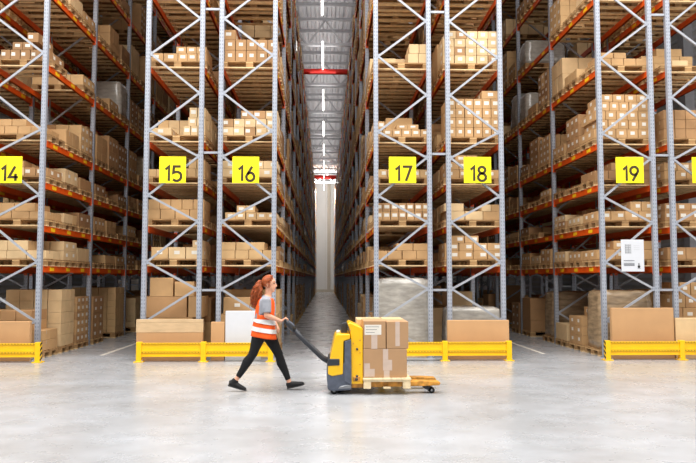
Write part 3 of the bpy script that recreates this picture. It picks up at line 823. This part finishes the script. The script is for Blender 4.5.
def bigcarton(px0, px1, z0, h, Y, dp, tone, label, labels=(), tapes=()):
    x0 = at(px0, 340, Y).x; x1 = at(px1, 340, Y).x; w_ = x1-x0
    m_ = MB(); m_.rbox(-w_/2, w_/2, 0, dp, 0, h, 'kraft%d' % tone, .008, 2); m_.box(-w_/2+.02, w_/2-.02, dp/2-.03, dp/2+.03, h, h+.001, 'tape')
    o = m_.build('carton', loc=((x0+x1)/2, Y, z0), label=label, cat='carton', group='cartons on the pallet truck')
    if labels:
        s_ = MB()
        for (a_, b_, c_, d_) in labels: s_.box(-w_/2+a_*w_, -w_/2+b_*w_, -.0015, 0, c_*h, d_*h, 'label')
        for (a_, b_, c_, d_) in labels:
            for t in range(3): s_.box(-w_/2+(a_+.05)*w_, -w_/2+(b_-.1*(t+1))*w_, -.0022, -.0015, (d_-.08-.1*t)*h, (d_-.065-.1*t)*h, gy)
        s_.build('paper_label', o, label='white address label')
    if tapes:
        for (a_, b_, c_, d_) in tapes:
            s_ = MB(); s_.box(-w_/2+a_*w_, -w_/2+b_*w_, -.0012, 0, c_*h, d_*h, 'clear_tape'); s_.build('tape', o)
    return o
H1 = .39; H2 = .385
bigcarton(363.3, 406.8, ZD, H1, 9.6, .56, 5, 'large brown carton with torn clear tape, bottom of the truck load', (), ((.45,.57,.625,1), (.45,.66,.25,.62), (.47,.60,0,.245), (.02,.15,.31,.5), (.02,.26,.03,.305)))
bigcarton(363.5, 385.8, ZD+H1+.002, H2, 9.6, .56, 5, 'brown carton with white label, upper left on the truck load', ((.05,.8,.5,.86),), ((.35,.62,0,.5),))
bigcarton(386.6, 408.5, ZD+H1+.002, H2-.01, 9.6, .56, 5, 'brown carton with tape strip, upper right on the truck load', (), ((.4,.6,.1,1),))
bigcarton(361.5, 402, ZD, H1, 10.18, .52, 3, 'pale carton behind the large one, rear bottom of the truck load')
bigcarton(357, 382, ZD+H1+.002, H2-.01, 10.18, .52, 3, 'pale open-topped carton, rear upper left on the truck load')
bigcarton(383, 404, ZD+H1+.002, H2-.01, 10.18, .52, 3, 'pale carton, rear upper right on the truck load')

# ------------------------------------------------------------------ the woman
YP = 9.98
W_ = empty('person', (at(262, 390, YP).x, YP, 0), label='woman with red ponytail in orange vest walking right, pulling the truck handle', cat='person')
wo = Vector(W_.location)
def pp(px, py, dy=0.0):
    v = at(px, py, YP+dy); return Vector((v.x, v.y, v.z))-wo
def remesh(mb, name, vox, parent, smooth_it=4):
    me = mb.mesh('tmp'); o = bpy.data.objects.new('tmp', me); COL.objects.link(o)
    r_ = o.modifiers.new('r', 'REMESH'); r_.mode = 'VOXEL'; r_.voxel_size = vox; r_.use_smooth_shade = True
    s_ = o.modifiers.new('s', 'SMOOTH'); s_.iterations = smooth_it; s_.factor = .5
    dg = bpy.context.evaluated_depsgraph_get(); dg.update()
    me2 = bpy.data.meshes.new_from_object(o.evaluated_get(dg)); me2.name = name
    bpy.data.objects.remove(o); 
    for p_ in me2.polygons: p_.use_smooth = True
    return inst(name, me2, (0,0,0), parent)
shR, shL = pp(266.5, 300, -.17), pp(268, 300, .17)
elR = pp(266.5, 315.5, -.2); wrR = pp(281.5, 321.3, -.10)
hipR, hipL = pp(261.5, 328, -.085), pp(265.5, 328, .085)
knR, knL = pp(252.8, 354.5, -.08), pp(279, 355, .08)
anR, anL = pp(237, 378.5, -.07), pp(289, 381.5, .07)
# the far arm hangs beside the body, hand forward
elL = pp(270, 315, .2); wrL = pp(276.5, 325, .17)
neck0, neck1 = pp(267.6, 297.5), pp(269.0, 290)
hc = pp(269.3, 284.2)
body = MB()
torso = [(pp(261.2, 334), .15, .10), (pp(261.8, 328), .17, .12), (pp(263, 318), .125, .095), (pp(264.5, 308), .145, .105), (pp(266, 301), .165, .095), (pp(267.2, 297.8), .11, .07), (pp(267.8, 295.5), .055, .055)]
body.loft(torso, 'skin')
body.loft([(neck0, .055, .055), (pp(268.3, 294), .05, .05), (neck1, .05, .052), (pp(269.2, 287), .05, .05)], 'skin')
# head
body.ell(hc+Vector((-.008, 0, .03)), (.095, .075, .09), 'skin'); body.ell(hc+Vector((.018, 0, -.035)), (.066, .058, .078), 'skin')
body.ell(hc+Vector((.05, 0, -.09)), (.032, .034, .026), 'skin')                       # chin
body.loft([(hc+Vector((.078, 0, .018)), .008, .008), (hc+Vector((.098, 0, -.014)), .011, .012), (hc+Vector((.104, 0, -.030)), .014, .013), (hc+Vector((.086, 0, -.036)), .012, .008)], 'skin', 12)
body.ell(hc+Vector((.068, 0, .035)), (.022, .05, .016), 'skin')                       # brow
body.ell(hc+Vector((.076, 0, -.058)), (.014, .024, .012), 'skin')                     # mouth area
for s in (-1, 1): body.ell(hc+Vector((-.012, s*.074, -.01)), (.02, .01, .032), 'skin')
# arms
for sh, el, wr in ((shR, elR, wrR), (shL, elL, wrL)):
    body.loft([(sh+Vector((0, 0, .01)), .05, .052), (sh.lerp(el, .25), .045, .05), (sh.lerp(el, .7), .038, .041), (el, .037, .040)], 'skin', 14)
    body.ell(el, (.038, .037, .038), 'skin')
    body.loft([(el, .036, .038), (el.lerp(wr, .3), .037, .038), (el.lerp(wr, .8), .026, .027), (wr, .024, .022)], 'skin', 14, lat=(0, 1, .2))
# hands
def hand(wr, d, curl, side, grip=None):
    d = d.normalized(); lat = Vector((0, 1, 0)); nrm = d.cross(lat).normalized()      # nrm: back/palm direction
    if nrm.z > 0: nrm = -nrm                                                          # towards palm (down)
    pe = wr+d*.085
    body.loft([(wr, .024, .02), (wr+d*.03, .033, .017), (wr+d*.06, .040, .016), (pe, .040, .014)], 'skin', 14)
    for i, (o_, ln) in enumerate(((-.030, .068), (-.010, .078), (.011, .073), (.030, .058))):
        base = pe+lat*o_-d*.01; pts = [base]; ang = 0; p = base.copy()
        for s_, c_ in ((.45, curl*.9), (.32, curl*1.35), (.25, curl*1.1)):
            ang += c_; p = p+(d*math.cos(ang)+nrm*math.sin(ang))*ln*s_; pts.append(p.copy())
        body.tube(pts, [.0092, .0088, .008, .0066], 'skin', 10)
    tb = wr+d*.03+lat*(side*.028)
    body.tube([tb, tb+d*.028+lat*(side*.02)+nrm*.012, tb+d*.05+lat*(side*.014)+nrm*.032, tb+d*.062+nrm*.046-lat*(side*.002)], [.013, .0115, .0098, .008], 'skin', 10)
gl = GRIP-wo
dR = (gl+Vector((0,0,.026))-wrR); dR.y = 0
hand(wrR, dR, 1.15, 1)
hand(wrL, pp(279, 330, .17)-wrL, .55, -1)
# legs
for hp, kn, an in ((hipR, knR, anR), (hipL, knL, anL)):
    body.loft([(hp+Vector((0,0,.04)), .08, .10), (hp, .085, .1), (hp.lerp(kn, .35), .072, .08), (hp.lerp(kn, .8), .054, .058), (kn, .05, .054)], 'skin', 16)
    body.ell(kn, (.052, .05, .052), 'skin')
    calf = kn.lerp(an, .3)+Vector((-.012, 0, .0))
    body.loft([(kn, .049, .052), (calf, .048, .056), (kn.lerp(an, .65), .036, .040), (an, .029, .033), (an+(an-kn).normalized()*.05, .03, .034)], 'skin', 16)
bo = remesh(body, 'body', .008, W_, 3)
# facial features
for s in (-1, 1):
    m_ = MB(); m_.ell(hc+Vector((.070, s*.036, .012)), (.011, .013, .008), 'eye'); m_.build('eye', W_)
    m_ = MB(); m_.tube([hc+Vector((.082, s*.014, .034)), hc+Vector((.078, s*.036, .040)), hc+Vector((.066, s*.054, .034))], [.004, .005, .003], 'hair', 8); m_.build('eyebrow', W_)
m_ = MB(); m_.ell(hc+Vector((.084, 0, -.060)), (.010, .02, .0045), 'lips'); m_.ell(hc+Vector((.081, 0, -.068)), (.010, .018, .005), 'lips'); m_.build('lips', W_)
# T-shirt
ts = MB()
ts.loft([(pp(262.3, 322), .15, .118), (pp(263, 316), .148, .115), (pp(264.5, 308), .16, .118), (pp(266, 301.5), .178, .105), (pp(267.2, 298), .13, .08), (pp(267.8, 296), .075, .066)], 'tee', 24)
for sh, el in ((shR, elR), (shL, elL)):
    ts.loft([(sh+Vector((0,0,.015)), .062, .066), (sh.lerp(el, .3), .064, .07), (sh.lerp(el, .72), .060, .068), (sh.lerp(el, .82), .060, .068)], 'tee', 16)
remesh(ts, 'tshirt', .009, W_, 3)
# hi-vis vest
def vest_ring(t):  # t from 0 (hem) to 1 (shoulder)
    K = [(0, pp(263.2, 337.3), .20, .185), (.22, pp(263.8, 329), .19, .165), (.5, pp(264.8, 318.5), .172, .142), (.75, pp(265.4, 308), .172, .136), (.9, pp(266.3, 301), .165, .118), (1, pp(267.0, 297.8), .12, .088)]
    for (a_, c_, l_, s_), (a2, c2, l2, s2) in zip(K[:-1], K[1:]):
        if t <= a2+1e-6:
            f = (t-a_)/(a2-a_); return (c_.lerp(c2, f), l_+(l2-l_)*f, s_+(s2-s_)*f)
    return K[-1][1:]
vm = MB(); n = 40; rings = []; NR = 22
for i in range(NR+1):
    c_, l_, s_ = vest_ring(i/NR); rings.append((c_, l_, s_))
def vpoint(c_, l_, s_, an, grow=0):
    r_ = 1+.035*math.sin(an*5+c_.z*9)*max(0, 1-(c_.z-.9)*1.2)
    return Vector((c_.x+math.sin(an)*(s_*r_+grow), c_.y+math.cos(an)*(l_*r_+grow), c_.z-.03*math.sin(an)*(1 if c_.z < 1.0 else .3)))
vs = []; fs = []; n = 48
for (c_, l_, s_) in rings:
    for j in range(n): vs.append(vpoint(c_, l_, s_, 2*PI*j/n))
for i in range(NR):
    t = (i+.5)/NR
    for j in range(n):
        an = 2*PI*(j+.5)/n
        dy = abs(math.cos(an)); arm = t > .60 and dy > .80-.25*max(0, (t-.75)) and abs(math.sin(an)) < .62
        if arm: continue
        fs.append((i*n+j, i*n+(j+1)%n, (i+1)*n+(j+1)%n, (i+1)*n+j))
vm.raw(vs, fs, 'vest', True)
vo = vm.build('vest', W_)
sol = vo.modifiers.new('s', 'SOLIDIFY'); sol.thickness = .008; sol.offset = 1
def band(t0, t1, nm):
    m_ = MB(); vs = []; fs = []
    for t in (t0, (t0+t1)/2, t1):
        c_, l_, s_ = vest_ring(t)
        for j in range(n): vs.append(vpoint(c_, l_, s_, 2*PI*j/n, .011))
    for i in range(2):
        for j in range(n): fs.append((i*n+j, i*n+(j+1)%n, (i+1)*n+(j+1)%n, (i+1)*n+j))
    m_.raw(vs, fs, 'silver', True); o = m_.build('reflective_band', vo)
    return o
band(.15, .265, 'lower'); band(.375, .49, 'upper')
# leggings
lg_ = MB()
lg_.loft([(pp(261.8, 325), .172, .125), (pp(262.5, 330), .18, .135), (pp(262.8, 335), .165, .125), (pp(262, 338.5), .11, .09)], 'leggings', 20)
for hp, kn, an in ((hipR, knR, anR), (hipL, knL, anL)):
    lg_.loft([(hp+Vector((0,0,.03)), .088, .105), (hp+Vector((0,0,-.02)), .092, .112), (hp.lerp(kn, .4), .084, .096), (hp.lerp(kn, .8), .064, .070), (kn, .058, .064)], 'leggings', 18)
    lg_.ell(kn, (.058, .055, .058), 'leggings')
    lg_.loft([(kn, .055, .058), (kn.lerp(an, .3)+Vector((-.012,0,0)), .056, .068), (kn.lerp(an, .65), .044, .050), (kn.lerp(an, .93), .036, .040)], 'leggings', 18)
remesh(lg_, 'leggings', .009, W_, 3)
# shoes
def shoe(an, heel, toe, name='shoe'):
    d = (toe-heel); L = d.length; d.normalize(); up = Vector((0,1,0)).cross(d)*-1
    if up.z < 0: up = -up
    m_ = MB()
    H = lambda f, h: heel+d*(L*f)+up*h
    m_.loft([(H(0,.045), .028, .035), (H(.06,.048), .036, .044), (H(.25,.05), .040, .050), (H(.45,.044), .040, .042), (H(.65,.036), .046, .034), (H(.85,.030), .044, .027), (H(.97,.026), .026, .018)], 'shoe', 18)
    m_.loft([(H(.2,.04), .038, .052), (an+(H(.2,.04)-an)*.45, .040, .050), (an+(H(.2,.04)-an)*.2, .037, .044)], 'shoe', 16)
    o = remesh(m_, 'shoe', .007, W_, 2)
    s_ = MB(); s_.loft([(H(-.01,.012), .026, .012), (H(.06,.011), .038, .012), (H(.3,.011), .042, .012), (H(.5,.011), .040, .011), (H(.7,.011), .049, .011), (H(.9,.013), .045, .011), (H(1.01,.018), .02, .008)], 'rubber', 18)
    s_.build('sole', o)
    l_ = MB()
    for k in range(4):
        f = .36+k*.09; c_ = H(f, .082-.012*k); l_.tube([c_+Vector((0,-.026,-.012)), c_, c_+Vector((0,.026,-.012))], .004, 'rubber', 6)
    l_.build('laces', o)
hB, tB = pp(228, 386, -.07), pp(246, 391, -.07); 
tB.z = max(tB.z, .004)-.0; hB.z = max(hB.z, .035)
shoe(anR, hB, Vector((tB.x, tB.y, .004)))
hF = pp(287.3, 391, .07); tF = pp(304.8, 385, .07)
shoe(anL, Vector((hF.x, hF.y, .012)), tF)
# hair: scalp cap, then wavy strands gathered at the back into a long ponytail
hm = MB()
rg = random.Random(4)
cap = MB()
cap.ell(hc+Vector((-.018, 0, .038)), (.097, .084, .090), 'hair'); 
tie = hc+Vector((-.105, 0, .03))
def strand(pts, r, k='hair'): hm.tube(pts, r, k, 6)
for k in range(90):                                  # scalp strands swept back to the tie
    a_ = rg.uniform(-1.45, 1.45); b_ = rg.uniform(0, 1)
    st_ = Vector((.062*math.cos(a_*.9)-.005 - .02*b_, .086*math.sin(a_), .10*math.cos(a_)*1.05-.01+.01*b_+.022))
    mid = Vector((-.055, .075*math.sin(a_), .085*math.cos(a_)+.035))
    p0 = hc+st_; p1 = hc+mid+Vector((0,0,rg.uniform(-.004,.012))); p2 = tie+Vector((0, rg.uniform(-.02,.02), rg.uniform(-.02,.02)))
    q_ = []
    for t in (0,.25,.5,.75,1):
        q_.append(p0*(1-t)**2+p1*2*t*(1-t)+p2*t*t+Vector((0,0,.018*math.sin(PI*t))))
    strand(q_, [.006,.008,.008,.008,.006])
for k in range(190):                                 # ponytail
    L = rg.uniform(.22, .40); sp = rg.uniform(-1, 1); ph = rg.uniform(0, 6.28); am = rg.uniform(.008, .022); bk = rg.uniform(.2, 1)
    yw = rg.uniform(-.075, .075); pts = []; rs = []
    N_ = 12
    for i in range(N_+1):
        t = i/N_; s_ = L*t
        x = -.11*bk*math.sin(min(1, t*1.4)*PI/2)-.02*t*bk+.05*t*sp+am*math.sin(ph+t*16)*min(1, t*3)
        z = .045*math.sin(min(1, t*3)*PI)*bk-s_*.92*(t**.35)
        y = yw*math.sin(min(1, t*1.6)*PI/2)+am*math.cos(ph+t*14)*min(1, t*3)
        pts.append(tie+Vector((x, y, z))); rs.append(.009*(1-.5*t))
    strand(pts, rs)
for k in range(8):                                   # loose strands by the ear
    s = -1 if k % 2 else 1; p = hc+Vector((.03-rg.random()*.05, s*.08, .03)); strand([p, p+Vector((-.01, s*.004, -.03)), p+Vector((.0, s*.002, -.06)), p+Vector((-.02, 0, -.085))], [.004,.004,.003,.002])
ho = remesh(cap, 'hair', .008, W_, 1)
# the lower face must stay free of hair: trim the cap to the scalp
me = ho.data; bm = bmesh.new(); bm.from_mesh(me)
dl = [v for v in bm.verts if (v.co.x-hc.x) > .045-(.0 if v.co.z-hc.z > .04 else .04) and (v.co.z-hc.z) < .062 or (v.co.z-hc.z) < -.035]
bmesh.ops.delete(bm, geom=dl, context='VERTS'); bm.to_mesh(me); bm.free()
hm.build('ponytail', ho)
m_ = MB(); m_.tube([tie+Vector((-.008,0,0)), tie+Vector((.008,0,0))], .026, 'black', 14); m_.build('hair_tie', ho)

# ------------------------------------------------------------------ light
wd = bpy.data.worlds.new('hall'); SC.world = wd; wd.use_nodes = True
bg = wd.node_tree.nodes['Background']; bg.inputs['Color'].default_value = (.93, .96, 1, 1); bg.inputs['Strength'].default_value = .16
area('hall_light', (0, 6.2, 12.4), 22, 12, 4700, (0, 0, 0), (1, .98, .95))
SC.view_settings.view_transform = 'Standard'; SC.view_settings.look = 'None'; SC.view_settings.gamma = 1
SC.view_settings.exposure = .22
SC.cycles.max_bounces = 5; SC.cycles.diffuse_bounces = 3
SC.cycles.use_denoising = True
